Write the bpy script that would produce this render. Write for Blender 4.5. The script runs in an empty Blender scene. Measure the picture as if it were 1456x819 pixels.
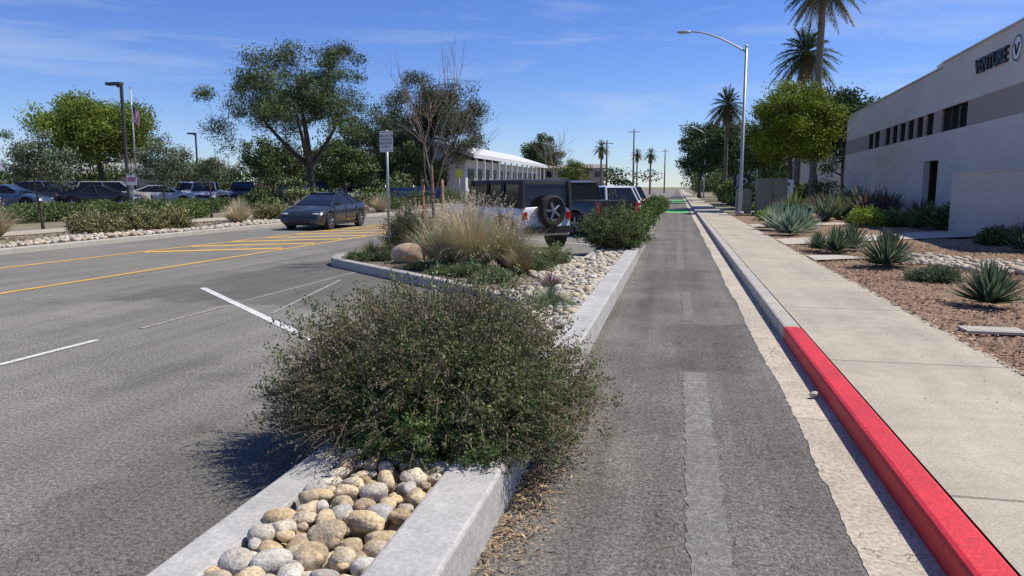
import bpy, math, numpy as np, bmesh
from math import sin, cos, radians, pi
R = np.random.default_rng(7)
sc = bpy.context.scene
sc.view_settings.view_transform='Standard'
try: sc.view_settings.look='None'
except Exception: pass
sc.view_settings.exposure=0

# ------------------------------------------------------------------ materials
def M(name, col=(.5,.5,.5), rough=.8, attr=False, n1=None, n2=None, n3=None, bump=0, bscale=60, metallic=0, coat=0, transl=0, joint=None, crack=0, spec=.5, zones=None, streak=0, gain=1, wear=None):
    m=bpy.data.materials.new(name); m.use_nodes=True
    nt=m.node_tree; N=nt.nodes; L=nt.links
    b=N['Principled BSDF']; out=N['Material Output']
    tc=N.new('ShaderNodeTexCoord')
    if attr:
        a=N.new('ShaderNodeAttribute'); a.attribute_name='Col'; c=a.outputs['Color']
        if gain!=1:
            v=N.new('ShaderNodeVectorMath'); v.operation='SCALE'; L.new(c,v.inputs[0]); v.inputs['Scale'].default_value=gain; c=v.outputs[0]
    else:
        a=N.new('ShaderNodeRGB'); a.outputs[0].default_value=(*col,1); c=a.outputs[0]
    def scale(c,f):
        v=N.new('ShaderNodeVectorMath'); v.operation='SCALE'; L.new(c,v.inputs[0]); L.new(f,v.inputs['Scale']); return v.outputs[0]
    def rng(src,a0,a1,b0,b1):
        r=N.new('ShaderNodeMapRange'); L.new(src,r.inputs[0])
        for i,v in zip((1,2,3,4),(a0,a1,b0,b1)): r.inputs[i].default_value=v
        return r.outputs[0]
    def noise(s,det=3,vec=None,rough=.6):
        n=N.new('ShaderNodeTexNoise'); n.inputs['Scale'].default_value=s; n.inputs['Detail'].default_value=det if s<20 else 1; n.inputs['Roughness'].default_value=rough
        L.new(vec if vec else tc.outputs['Object'],n.inputs['Vector']); return n.outputs[0]
    for nn in (n1,n2,n3):
        if nn: c=scale(c,rng(noise(nn[0]),.3,.7,1-nn[1],1+nn[1]))
    if streak:
        mp=N.new('ShaderNodeMapping'); mp.inputs['Scale'].default_value=(3.0,.12,1); L.new(tc.outputs['Object'],mp.inputs[0])
        c=scale(c,rng(noise(1.0,3,mp.outputs[0]),.3,.7,1-streak,1+streak))
    if zones or joint:
        sx=N.new('ShaderNodeSeparateXYZ'); L.new(tc.outputs['Object'],sx.inputs[0])
    if zones:
        wn=noise(1.5,4)
        for (x0,x1,y0,y1,fac,soft) in zones:
            wob=rng(wn,0.3,.7,-soft,soft)
            def edge(src,e,inv):
                ad=N.new('ShaderNodeMath'); ad.operation='ADD'; L.new(src,ad.inputs[0]); L.new(wob,ad.inputs[1])
                return rng(ad.outputs[0],e-soft*.4,e+soft*.4,1 if inv else 0,0 if inv else 1)
            p=None
            for s in (edge(sx.outputs[0],x0,False),edge(sx.outputs[0],x1,True),edge(sx.outputs[1],y0,False),edge(sx.outputs[1],y1,True)):
                if p is None: p=s
                else:
                    mm=N.new('ShaderNodeMath'); mm.operation='MULTIPLY'; L.new(p,mm.inputs[0]); L.new(s,mm.inputs[1]); p=mm.outputs[0]
            c=scale(c,rng(p,0,1,1,fac))
    if joint:
        ax,per,wd,off=joint
        ad=N.new('ShaderNodeMath'); ad.operation='ADD'; L.new(sx.outputs[ax],ad.inputs[0]); ad.inputs[1].default_value=off+100*per
        fr=N.new('ShaderNodeMath'); fr.operation='MODULO'; L.new(ad.outputs[0],fr.inputs[0]); fr.inputs[1].default_value=per
        c=scale(c,rng(fr.outputs[0],wd*.8,wd,.5,1.0))
    if crack:
        n=noise(.9,5,None,.65)
        sb=N.new('ShaderNodeMath'); sb.operation='SUBTRACT'; L.new(n,sb.inputs[0]); sb.inputs[1].default_value=.5
        ab=N.new('ShaderNodeMath'); ab.operation='ABSOLUTE'; L.new(sb.outputs[0],ab.inputs[0])
        g=rng(noise(.35,1),.46,.56,0,1)
        cr=rng(ab.outputs[0],.0008,.0035,crack,0)
        mu=N.new('ShaderNodeMath'); mu.operation='MULTIPLY'; L.new(cr,mu.inputs[0]); L.new(g,mu.inputs[1])
        c=scale(c,rng(mu.outputs[0],0,1,1,0))
    if wear:
        wc,th=wear
        mxx=N.new('ShaderNodeMixRGB'); L.new(rng(noise(14,5,None,.75),th-.03,th+.03,0,1),mxx.inputs[0]); L.new(c,mxx.inputs[1]); mxx.inputs[2].default_value=(*wc,1); c=mxx.outputs[0]
    L.new(c,b.inputs['Base Color'])
    b.inputs['Roughness'].default_value=rough; b.inputs['Metallic'].default_value=metallic
    b.inputs['Specular IOR Level'].default_value=spec
    if coat: b.inputs['Coat Weight'].default_value=coat; b.inputs['Coat Roughness'].default_value=.05
    if bump:
        bp=N.new('ShaderNodeBump'); bp.inputs['Strength'].default_value=1; bp.inputs['Distance'].default_value=bump
        L.new(noise(bscale,1),bp.inputs['Height']); L.new(bp.outputs[0],b.inputs['Normal'])
    if transl:
        t=N.new('ShaderNodeBsdfTranslucent'); L.new(c,t.inputs[0])
        mx=N.new('ShaderNodeMixShader'); mx.inputs[0].default_value=transl
        L.new(b.outputs[0],mx.inputs[1]); L.new(t.outputs[0],mx.inputs[2]); L.new(mx.outputs[0],out.inputs[0])
    return m

ASP=(.210,.198,.170)
m_road=M('asphalt_road',ASP,.92,n1=(.35,.16),n2=(38,.36),n3=(120,.50),bump=.008,bscale=55,crack=.6,streak=.16,spec=.2,
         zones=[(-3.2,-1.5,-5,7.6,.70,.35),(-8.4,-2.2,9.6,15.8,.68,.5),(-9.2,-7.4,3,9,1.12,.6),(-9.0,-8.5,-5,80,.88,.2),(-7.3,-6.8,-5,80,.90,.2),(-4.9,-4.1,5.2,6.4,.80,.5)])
m_bike=M('asphalt_bike_lane',(.158,.146,.126),.92,n1=(.8,.20),n2=(40,.32),n3=(120,.46),bump=.007,bscale=60,crack=.6,streak=.20,spec=.2,zones=[(.02,.75,6.9,9.4,.76,.15),(-.5,.5,12.5,16,.84,.3),(-.48,-.30,3,14,.86,.12)])
m_patch=M('worn_strip',(.202,.192,.168),.92,n1=(1.2,.18),n2=(40,.30),n3=(110,.4),bump=.004,bscale=80,wear=((.165,.152,.13),.54))
m_patchf=M('worn_strip_faint',(.178,.166,.145),.92,n1=(2,.12),n2=(40,.3),n3=(110,.4),bump=.004,bscale=80,wear=((.158,.145,.124),.50))
m_gut=M('gutter_concrete',(.47,.41,.315),.9,n1=(1.5,.18),n2=(40,.24),bump=.003,bscale=90,crack=.9,joint=(1,3.0,.02,.4))
m_path=M('path_concrete',(.46,.41,.33),.9,n1=(1.5,.1),n2=(40,.12))
m_walk=M('sidewalk_concrete',(.43,.38,.29),.9,n1=(.7,.14),n2=(60,.15),n3=(6,.08),bump=.002,bscale=120,joint=(1,3.05,.03,-.9),streak=.08,spec=.3)
m_curb=M('curb_concrete',(.42,.39,.33),.85,n1=(3,.13),n2=(50,.16),bump=.003,bscale=50,joint=(1,3.05,.02,0))
m_curbw=M('curb_pale',(.445,.43,.395),.8,n1=(2,.12),n2=(40,.11),n3=(8,.09),bump=.003,bscale=40,joint=(1,3.0,.012,1.1),spec=.2)
m_red=M('red_kerb_paint',(.58,.02,.03),.6,n1=(2,.14),n2=(30,.12),bump=.004,bscale=40,wear=((.34,.10,.08),.70))
m_white=M('road_paint_white',(.66,.64,.6),.8,n1=(3,.15),n2=(30,.2),wear=((.24,.22,.19),.58))
m_whitef=M('road_paint_faded',(.36,.34,.30),.85,n1=(3,.2),wear=(ASP,.50))
m_yel=M('road_paint_yellow',(.72,.42,.06),.8,n1=(3,.15),n2=(30,.2),wear=((.27,.22,.14),.66))
m_green=M('road_paint_green',(.12,.5,.12),.8,n1=(3,.15))
m_mulch=M('mulch',(.26,.165,.10),.95,n1=(3,.25),n2=(45,.55),bump=.03,bscale=40)
m_soil=M('planter_soil',(.23,.185,.13),.95,n1=(2,.3),n2=(40,.45),bump=.03,bscale=35)
m_ground=M('ground_earth',(.20,.18,.11),.95,n1=(.15,.3),n2=(6,.25),bump=.03,bscale=10)
m_attr=M('col_matte',attr=True,rough=.75)
m_rock=M('river_stone',attr=True,rough=.8,n1=(9,.22),n2=(70,.26),bump=.005,bscale=60,spec=.3)
m_leaf=M('leaf',attr=True,rough=.6,transl=.28,spec=.3,gain=1.5)
m_leaff=M('leaf_far',attr=True,rough=.8,spec=.2,gain=1.8)
m_dry=M('dry_blade',attr=True,rough=.8,spec=.1,gain=1.55)
m_bark=M('bark',attr=True,rough=.95,n1=(6,.3),n2=(30,.3),bump=.02,bscale=25)
m_glass=M('car_glass',(.012,.014,.016),.06,spec=.4)
m_tire=M('tire',(.02,.02,.02),.85)
m_rim=M('rim',(.35,.35,.36),.35,metallic=.8)
m_black=M('black_plastic',(.02,.02,.021),.55)
m_metal=M('galvanised_metal',(.42,.42,.41),.5,metallic=.6,n1=(5,.1))
m_dpole=M('dark_pole',(.05,.045,.04),.5)
m_sign=M('sign_white',(.7,.7,.68),.5)
m_signblk=M('sign_black',(.03,.03,.03),.5)
m_stucco=M('stucco',(.62,.57,.51),.95,n1=(.5,.06),n2=(40,.06),bump=.006,bscale=40,streak=.05)
m_stucco2=M('stucco_wall_grey',(.50,.46,.415),.95,n1=(.7,.08),n2=(40,.10),bump=.006,bscale=40,streak=.05)
m_taupe=M('stucco_taupe',(.36,.30,.255),.95,n1=(.5,.05),n2=(40,.06),bump=.006,bscale=40)
m_win=M('window_glass',(.02,.025,.03),.08)
m_redlight=M('tail_lamp',(.4,.01,.01),.2,coat=1)
m_lamp=M('head_lamp',(.38,.40,.43),.15,coat=.6)
m_cab=M('cabinet_paint',(.17,.19,.15),.6,n1=(3,.08))
m_blue=M('blue_banner',(.04,.08,.20),.7,n1=(2,.1))
def paint(name,c): return M(name,c,.32,coat=.6)

# ------------------------------------------------------------------ mesh builder
class MB:
    def __init__(s): s.p=[]
    def add(s,v,f,mat=0,col=(.5,.5,.5),smooth=False):
        v=np.asarray(v,float).reshape(-1,3)
        c=np.asarray(col,float)
        if c.ndim==1: c=np.tile(c,(len(v),1))
        s.p.append((v,f,mat,c,smooth))
    def build(s,name,mats,loc=(0,0,0),rot=0,sharp=None,bevel=0,parent=None):
        vs=np.concatenate([p[0] for p in s.p]); cs=np.concatenate([p[3] for p in s.p])
        loops=[];tot=[];mi=[];sm=[];o=0
        for v,f,mat,c,smo in s.p:
            if isinstance(f,np.ndarray):
                loops.append((f+o).ravel()); k=f.shape[1]; n=len(f); tot.append(np.full(n,k))
            else:
                loops.append(np.concatenate([np.array(q) for q in f])+o); tot.append(np.array([len(q) for q in f])); n=len(f)
            mi.append(np.full(n,mat)); sm.append(np.full(n,smo)); o+=len(v)
        loops=np.concatenate(loops).astype(np.int32); tot=np.concatenate(tot).astype(np.int32)
        starts=np.concatenate([[0],np.cumsum(tot)[:-1]]).astype(np.int32)
        me=bpy.data.meshes.new(name)
        me.vertices.add(len(vs)); me.vertices.foreach_set('co',vs.astype(np.float32).ravel())
        me.loops.add(len(loops)); me.loops.foreach_set('vertex_index',loops)
        me.polygons.add(len(tot)); me.polygons.foreach_set('loop_start',starts)
        try: me.polygons.foreach_set('loop_total',tot)
        except Exception: pass
        me.polygons.foreach_set('material_index',np.concatenate(mi).astype(np.int32))
        me.polygons.foreach_set('use_smooth',np.concatenate(sm).astype(bool))
        me.update(calc_edges=True)
        at=me.attributes.new('Col','FLOAT_COLOR','POINT')
        at.data.foreach_set('color',np.concatenate([cs,np.ones((len(cs),1))],1).astype(np.float32).ravel())
        for m in mats: me.materials.append(m)
        if sharp: me.set_sharp_from_angle(angle=radians(sharp))
        ob=bpy.data.objects.new(name,me); sc.collection.objects.link(ob)
        ob.location=loc; ob.rotation_euler=(0,0,rot)
        if bevel:
            b=ob.modifiers.new('bevel','BEVEL'); b.width=bevel; b.segments=2; b.limit_method='ANGLE'
        if parent: ob.parent=parent
        return ob
    def box(s,c,d,mat=0,col=(.5,.5,.5),rot=0):
        x,y,z=[q/2 for q in d]
        v=np.array([[-x,-y,-z],[x,-y,-z],[x,y,-z],[-x,y,-z],[-x,-y,z],[x,-y,z],[x,y,z],[-x,y,z]])
        if rot: v=v@np.array([[cos(rot),sin(rot),0],[-sin(rot),cos(rot),0],[0,0,1]])
        s.add(v+np.array(c),np.array([[0,3,2,1],[4,5,6,7],[0,1,5,4],[1,2,6,5],[2,3,7,6],[3,0,4,7]]),mat,col)
    def tube(s,pts,rad,n=8,mat=0,col=(.5,.5,.5),cap=True):
        pts=np.asarray(pts,float); rad=np.broadcast_to(rad,(len(pts),))
        T=np.gradient(pts,axis=0); T/=np.linalg.norm(T,axis=1)[:,None]+1e-9
        ref=np.array([0,0,1.]) if abs(T[0][2])<.9 else np.array([1.,0,0])
        V=[]
        for i in range(len(pts)):
            a=np.cross(T[i],ref); a/=np.linalg.norm(a)+1e-9; b=np.cross(T[i],a)
            an=np.arange(n)*2*pi/n
            V.append(pts[i]+rad[i]*(np.cos(an)[:,None]*a+np.sin(an)[:,None]*b))
        F=[]
        for i in range(len(pts)-1):
            for j in range(n): F.append([i*n+j,i*n+(j+1)%n,(i+1)*n+(j+1)%n,(i+1)*n+j])
        if cap: F.append(list(range(n))[::-1]); F.append([(len(pts)-1)*n+j for j in range(n)])
        s.add(np.concatenate(V),F,mat,col,True)
    def poly(s,pts,z,mat=0,col=(.5,.5,.5)):
        s.add([(p[0],p[1],z) for p in pts],[list(range(len(pts)))],mat,col)
    def sweep(s,path,prof,mat=0,col=(.5,.5,.5)):
        P=np.asarray(path,float)
        seg=np.diff(P,axis=0); seg/=np.linalg.norm(seg,axis=1)[:,None]
        V=[];k=len(prof)
        for i in range(len(P)):
            t0=seg[max(i-1,0)]; t1=seg[min(i,len(seg)-1)]; t=t0+t1; t/=np.linalg.norm(t)
            n=np.array([-t[1],t[0]]); c=max(.4,t@t1)
            for o,z in prof: V.append([*(P[i]+n*o/c),z])
        F=[]
        for i in range(len(P)-1):
            for j in range(k-1): F.append([i*k+j,(i+1)*k+j,(i+1)*k+j+1,i*k+j+1])
        F.append(list(range(k))); F.append([(len(P)-1)*k+j for j in range(k)][::-1])
        s.add(V,F,mat,col)
    def blades(s,base,dirs,L,W,droop,mat=0,col=(.1,.2,.05),segs=3,fold=0,taper=1.0):
        base=np.asarray(base,float); n=len(base); d=dirs/np.linalg.norm(dirs,axis=1)[:,None]
        L=np.broadcast_to(L,(n,)); W=np.broadcast_to(W,(n,)); droop=np.broadcast_to(droop,(n,))
        up=np.array([0,0,1.]); side=np.cross(d,up); nn=np.linalg.norm(side,axis=1)[:,None]
        rs=R.normal(size=(n,3)); side=np.where(nn<.15,np.cross(d,rs),side); side/=np.linalg.norm(side,axis=1)[:,None]+1e-9
        nor=np.cross(side,d)
        ts=np.linspace(0,1,segs+1); k=3 if fold else 2
        V=np.zeros((n,segs+1,k,3))
        for i,t in enumerate(ts):
            p=base+d*(L*t)[:,None]; p[:,2]-=droop*L*t*t
            if taper=='agave': w=W*(.55+1.6*t-2.15*t*t+.0)*.8+1e-4
            else: w=W*(1-t**1.5*.97)
            V[:,i,0]=p-side*w[:,None]/2; V[:,i,-1]=p+side*w[:,None]/2
            if fold: V[:,i,1]=p-nor*(w*fold)[:,None]
        idx=(np.arange(n)*(segs+1)*k)[:,None]
        F=[]
        for i in range(segs):
            for j in range(k-1):
                a=i*k+j; F.append(idx+np.array([[a,a+1,a+1+k,a+k]]))
        F=np.concatenate(F)
        c=np.asarray(col,float)
        if c.ndim==2: c=np.repeat(c,(segs+1)*k,axis=0)
        s.add(V.reshape(-1,3),F,mat,c,bool(fold))
    def leaves(s,cen,L,W,mat=0,col=(.1,.2,.05),axis=None,flat=0):
        cen=np.asarray(cen,float); n=len(cen)
        a=R.normal(size=(n,3)) if axis is None else axis+0
        if flat: a[:,2]*=flat
        a/=np.linalg.norm(a,axis=1)[:,None]+1e-9
        b=R.normal(size=(n,3)); 
        if flat: b[:,2]*=flat
        b-=a*(a*b).sum(1)[:,None]; b/=np.linalg.norm(b,axis=1)[:,None]+1e-9
        L=np.broadcast_to(L,(n,))[:,None]; W=np.broadcast_to(W,(n,))[:,None]
        V=np.stack([cen-a*L/2,cen+b*W/2,cen+a*L/2,cen-b*W/2],1).reshape(-1,3)
        F=np.arange(n*4).reshape(n,4)
        c=np.asarray(col,float)
        if c.ndim==2: c=np.repeat(c,4,axis=0)
        s.add(V,F,mat,c)

ICO={}
def ico(sub):
    if sub not in ICO:
        bm=bmesh.new(); bmesh.ops.create_icosphere(bm,subdivisions=sub,radius=1)
        v=np.array([x.co[:] for x in bm.verts]); f=np.array([[q.index for q in p.verts] for p in bm.faces]); bm.free()
        ICO[sub]=(v,f)
    return ICO[sub]
def mixcol(a,b,n,j=.15):
    t=R.random(n)[:,None]; c=np.array(a)*(1-t)+np.array(b)*t
    return c*(1+R.normal(0,j,(n,1)).clip(-.6,.8))
def inpoly(p,poly):
    x,y=p; r=False; j=len(poly)-1
    for i in range(len(poly)):
        xi,yi=poly[i];xj,yj=poly[j]
        if (yi>y)!=(yj>y) and x<(xj-xi)*(y-yi)/(yj-yi)+xi: r=not r
        j=i
    return r

# ------------------------------------------------------------------ ground & roads
g=MB(); g.add([(-1500,-300,-.02),(1500,-300,-.02),(1500,3000,-.02),(-1500,3000,-.02)],[[0,1,2,3]]); g.build('ground',[m_ground])
r=MB(); r.add([(-16.8,-10,0),(-.84,-10,0),(-.84,400,0),(-16.8,400,0)],[[0,1,2,3]]); r.build('road',[m_road])
bl=MB(); bl.add([(-.84,-10,.004),(.95,-10,.004),(.95,400,.004),(-.84,400,.004)],[[0,1,2,3]]); bl.build('bike_lane',[m_bike])
ys=np.concatenate([np.arange(-5,30,.04),np.arange(30,400,4)])
nz=np.convolve(R.normal(0,1,len(ys)+14),np.ones(15)/4,'valid')
xe=.895+.012*np.sin(ys*1.3)+nz*.006+R.normal(0,.004,len(ys))
V=[];F=[]
for i,y in enumerate(ys):
    V+= [(xe[i],y,.008),(1.215,y,.0)]
    if i: F.append([2*i-2,2*i-1,2*i+1,2*i])
g=MB(); g.add(V,F); g.build('gutter',[m_gut])
def sheet(name,quads,mat,z,jit=0.0):
    b=MB()
    for (x0,x1,y0,y1) in quads:
        n=max(2,int((y1-y0)/.05)) if jit else 2
        yy=np.linspace(y0,y1,n); V=[];F=[]
        for i,y in enumerate(yy):
            V+=[(x0+R.normal(0,jit) if jit else x0,y,z),(x1+R.normal(0,jit) if jit else x1,y,z)]
            if i: F.append([2*i-2,2*i-1,2*i+1,2*i])
        b.add(V,F)
    b.build(name,[mat])
sheet('worn_strip',[(.10,.30,-2,6.85)],m_patch,.008,.009)
sheet('worn_strip',[(.12,.26,9.5,12.2),(.02,.2,15.5,24),(.1,.28,30,46)],m_patchf,.008,.015)
sheet('bike_lane_green_paint',[(-.7,.8,50,57),(-.7,.8,84,98)],m_green,.012)
prof=lambda w,h,b=.03:[(w/2,-.01),(w/2,h-b),(w/2-b*.3,h-b*.3),(w/2-b,h),(-w/2+b,h),(-w/2+b*.3,h-b*.3),(-w/2,h-b),(-w/2,-.01)]
k=MB(); k.sweep([(1.305,-6),(1.305,8.6)],prof(.19,.152),0); k.sweep([(1.305,8.6),(1.305,400)],prof(.19,.15),1)
k.build('kerb',[m_red,m_curb])
s=MB(); s.add([(1.4,-6,.148),(2.9,-6,.148),(2.9,400,.148),(1.4,400,.148)],[[0,1,2,3]])
s.add([(2.9,-6,.0),(2.9,400,.0),(2.9,400,.148),(2.9,-6,.148)],[[0,1,2,3]])
s.build('sidewalk',[m_walk])
mu=MB()
nx,ny=30,80
X=np.linspace(2.9,11,nx); Y=np.linspace(-4,48,ny)
V=[(x,y,.13+.025*sin(x*2.1+y*.7)*sin(y*1.3)+ (.0 if x<3.1 else R.normal(0,.008))) for y in Y for x in X]
F=np.array([[j*nx+i,j*nx+i+1,(j+1)*nx+i+1,(j+1)*nx+i] for j in range(ny-1) for i in range(nx-1)])
mu.add(V,F,0,smooth=True)
n=28000; P=np.stack([2.84+R.random(n)**1.2*5.5,4+R.random(n)**1.3*18,np.full(n,.155)],1); P[:,2]+=.025*np.sin(P[:,0]*2.1+P[:,1]*.7)*np.sin(P[:,1]*1.3)-.008
P[:,2]=np.where(P[:,0]<2.92,.154,P[:,2])
mu.leaves(P,R.uniform(.03,.09,n),R.uniform(.01,.025,n),1,mixcol((.17,.09,.05),(.52,.36,.23),n,.3),flat=.25)
mu.build('mulch_bed',[m_mulch,m_attr])
w=MB(); w.add([(2.9,21,.165),(11.5,27.5,.165),(11.5,30.5,.165),(2.9,23.2,.165)],[[0,1,2,3]])
w.add([(2.9,16.6,.165),(4.2,17.4,.165),(3.6,18.0,.165),(2.9,17.8,.165)],[[0,1,2,3]])
w.add([(2.9,30,.165),(11.5,36,.165),(11.5,37.5,.165),(2.9,32,.165)],[[0,1,2,3]])
w.build('entry_path',[m_path])
u=MB(); u.box((3.40,8.85,.150),(.60,.32,.03)); u.box((3.40,8.85,.1665),(.5,.23,.004),1); u.build('utility_cover',[m_path,m_curb],bevel=.003)

def rnd(path,d=.35):
    P=[np.array(q,float) for q in path]; out=[P[0]]
    for a,b,c in zip(P[:-2],P[1:-1],P[2:]):
        u1=(a-b)/np.linalg.norm(a-b); u2=(c-b)/np.linalg.norm(c-b)
        dd=min(d,np.linalg.norm(a-b)*.45,np.linalg.norm(c-b)*.45)
        for t in np.linspace(0,1,6): out.append((1-t)**2*(b+u1*dd)+2*t*(1-t)*b+t*t*(b+u2*dd))
    out.append(P[-1]); return out
LX=-1.88
pc=rnd([(LX,9.2),(LX,9.75),(-3.7,11.65),(-7.45,15.0),(-7.45,20.3),(-7.0,20.6),(LX,16.0),(LX,17)],.6)
cb=MB()
cb.sweep([(-.985,.8),(-.985,17.2)],prof(.29,.25,.018),0)
cb.sweep([(-.97,17.2),(-.97,75)],prof(.2,.2,.02),0)
cb.sweep([(LX,.8),(LX,9.2)],prof(.22,.2,.018),0)
cb.sweep(pc,prof(.2,.17,.03),1)
cb.sweep([(LX,17),(LX,75)],prof(.18,.17,.03),1)
cb.build('planter_kerb',[m_curbw,m_curb])
bed=MB()
bed.add([(LX+.08,.8,.11),(-1.05,.8,.11),(-1.05,75,.11),(LX+.08,75,.11)],[[0,1,2,3]])
ppoly=[(p[0],p[1]) for p in pc]
bed.poly(ppoly,.105)
n=6000
P=[]
while len(P)<n:
    q=(R.uniform(-7.4,-1.8),R.uniform(9.8,20.4))
    if inpoly(q,ppoly): P.append((*q,.115))
bed.leaves(P,R.uniform(.03,.1,n),R.uniform(.01,.03,n),1,mixcol((.12,.08,.05),(.42,.34,.23),n,.3),flat=.3)
bed.build('planter_bed',[m_soil,m_attr])

# rocks
pal=np.array([(.52,.40,.23),(.42,.40,.35),(.62,.54,.40),(.36,.26,.16),(.52,.45,.33),(.36,.35,.32),(.57,.42,.23),(.58,.54,.46),(.55,.45,.29),(.47,.36,.22)])
def rocks(mb,pts,rs,sub,bright=1,pal=pal):
    v0,f0=ico(sub)
    for p,rr in zip(pts,rs):
        k1=R.normal(size=3)*1.6; k2=R.normal(size=3)*2.4
        v=v0*(1+.14*np.sin(v0@k1+R.random()*6)+.08*np.sin(v0@k2+R.random()*6))[:,None]
        v=np.sign(v)*np.abs(v)**.9
        v=v*np.array([1,R.uniform(.62,.92),R.uniform(.45,.72)])*rr
        a=R.random()*2*pi; t=R.normal(0,.28)
        Rz=np.array([[cos(a),-sin(a),0],[sin(a),cos(a),0],[0,0,1]]); Rx=np.array([[1,0,0],[0,cos(t),-sin(t)],[0,sin(t),cos(t)]])
        v=v@Rx.T@Rz.T+np.array(p)
        c0=pal[R.integers(len(pal))]*R.uniform(.8,1.15)*bright; c1=pal[R.integers(len(pal))]
        tt=(.5+.5*np.sin(v0@k1*1.7+R.random()*6))[:,None]*.3
        mb.add(v,f0,0,c0*(1-tt)+c1*tt,True)
def scatter(reg,n,rmin,rmax,zf,pack=.78,tries=14000):
    P=np.zeros((n,2));Rr=np.zeros(n);c=0
    for _ in range(tries):
        if c>=n: break
        q=reg()
        if q is None: continue
        rr=R.uniform(rmin,rmax)
        if c and (np.hypot(P[:c,0]-q[0],P[:c,1]-q[1])<pack*(Rr[:c]+rr)).any(): continue
        P[c]=q;Rr[c]=rr;c+=1
    P=P[:c];Rr=Rr[:c]
    return [(a,b,zf(rr)) for (a,b),rr in zip(P,Rr)],Rr
rk=MB()
reg=lambda:(R.uniform(-1.73,-1.17),R.uniform(1.2,4.6))
p,q=scatter(reg,400,.055,.08,lambda r:.115+r*.4); rocks(rk,p,q,3)
p,q=scatter(reg,300,.050,.088,lambda r:.18+r*.35+R.uniform(-.02,.02),.8,2500); rocks(rk,p,q,3)
p,q=scatter(reg,160,.030,.045,lambda r:.205+r*.3+R.uniform(-.02,.01),.9,400); rocks(rk,p,q,3)
rk.build('river_rocks',[m_rock])
rk=MB()
pl2=pal*.55+np.array([.55,.50,.40])*.45
reg=lambda:(R.uniform(-1.75,-1.16),R.uniform(5.4,17))
p,q=scatter(reg,1200,.045,.085,lambda r:.15+r*.4+R.uniform(0,.03),.75,9000); rocks(rk,p,q,2,1.0,pl2)
def reg():
    y=R.uniform(10.2,15.8); x=R.uniform(-2.6,-1.7)
    if x< -2.35-.25*sin(y*2) or not inpoly((x,y),ppoly): return None
    return (x,y)
p,q=scatter(reg,500,.045,.085,lambda r:.12+r*.4,.75,6000); rocks(rk,p,q,2,1.0,pl2)
reg=lambda:(R.uniform(-1.75,-1.14),R.uniform(17,40))
p,q=scatter(reg,900,.05,.09,lambda r:.13+r*.4,.8,3000); rocks(rk,p,q,1,1.0,pl2)
rk.build('river_rocks',[m_rock])
rk=MB()
reg2=lambda:(lambda a:(4.7+a*3+R.uniform(-.5,.5),17.5-a*3.5+R.normal(0,.45)))(R.random())
p,q=scatter(reg2,420,.06,.12,lambda r:.14+r*.35,.75,4000); rocks(rk,p,q,1,1.0,pl2)
rk.build('dry_creek_rocks',[m_rock])
rk=MB(); rocks(rk,[(-5.55,14.75,.28)],[.31],3,1.0,np.array([(.45,.34,.24)])); rk.build('boulder',[m_rock])
rk=MB(); rocks(rk,[(1.13,6.2,.035)],[.04],3,1.0,np.array([(.45,.42,.36)])); rk.build('loose_stone',[m_rock])

# litter
n=1700; lt=MB(); P=np.stack([-.83+np.abs(R.normal(0,.12,n)),3.9+R.normal(0,.75,n),R.uniform(.008,.03,n)],1)
lt.leaves(P,R.uniform(.015,.06,n),R.uniform(.004,.014,n),0,mixcol((.20,.12,.07),(.50,.36,.20),n,.25),flat=.25)
n=350; P=np.stack([R.uniform(-.8,.9,n),R.uniform(2,14,n),np.full(n,.011)],1)
lt.leaves(P,R.uniform(.008,.03,n),R.uniform(.004,.01,n),0,mixcol((.10,.07,.05),(.4,.3,.18),n,.25),flat=.25)
n=500; P=np.stack([-2.0-np.abs(R.normal(0,.1,n)),R.uniform(2,9.5,n),np.full(n,.011)],1)
lt.leaves(P,R.uniform(.01,.035,n),R.uniform(.004,.01,n),0,mixcol((.10,.07,.05),(.4,.3,.18),n,.25),flat=.25)
n=500; P=np.stack([1.19-np.abs(R.normal(0,.03,n)),R.uniform(2,20,n),np.full(n,.012)],1)
lt.leaves(P,R.uniform(.01,.035,n),R.uniform(.004,.01,n),0,mixcol((.10,.07,.05),(.3,.2,.12),n,.25),flat=.25)
n=450; P=np.stack([2.85-np.abs(R.normal(0,.45,n)).clip(0,1.3),R.uniform(2,20,n),np.full(n,.152)],1)
lt.leaves(P,R.uniform(.008,.03,n),R.uniform(.004,.011,n),0,mixcol((.14,.08,.05),(.3,.2,.12),n,.25),flat=.25)
lt.build('leaf_litter',[m_attr])

# road markings
mk=MB()
def stripe(p0,p1,w,z=.006,mat=0,mb=None):
    p0=np.array(p0,float);p1=np.array(p1,float);t=(p1-p0)/np.linalg.norm(p1-p0);nn=np.array([-t[1],t[0]])*w/2
    (mb or mk).add([(*(p0-nn),z),(*(p1-nn),z),(*(p1+nn),z),(*(p0+nn),z)],[[0,1,2,3]],mat)
stripe((-7.8,10.97),(-2.1,5.75),.11)
stripe((-6.35,4.6),(-6.28,6.9),.08,.007,0)
stripe((-6.28,7.6),(-6.28,9.4),.08,.0065,2); stripe((-6.28,9.9),(-6.24,16),.06,.0065,2)
stripe((-5.3,8.9),(-6.0,12.5),.06,.0062,2)
for i in range(12):
    y=21.2+i*3.95-4.0
    if y<21: continue
    stripe((-7.2,y+1.0),(-2.1,y-3.7),.1)
stripe((-10.65,-5),(-10.5,19),.12,.006,1)
stripe((-14.3,-5),(-13.7,18),.12,.006,1)
stripe((-10.5,19),(-10.6,60),.12,.006,1); stripe((-13.7,18),(-12.2,60),.12,.006,1)
for i in range(14):
    y=16.8+i*1.9; x1=-13.7+ max(0,(y-18)*1.5/42)
    stripe((-10.7,y+1.9),(x1+.08,y),.38,.0062,1)
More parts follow.
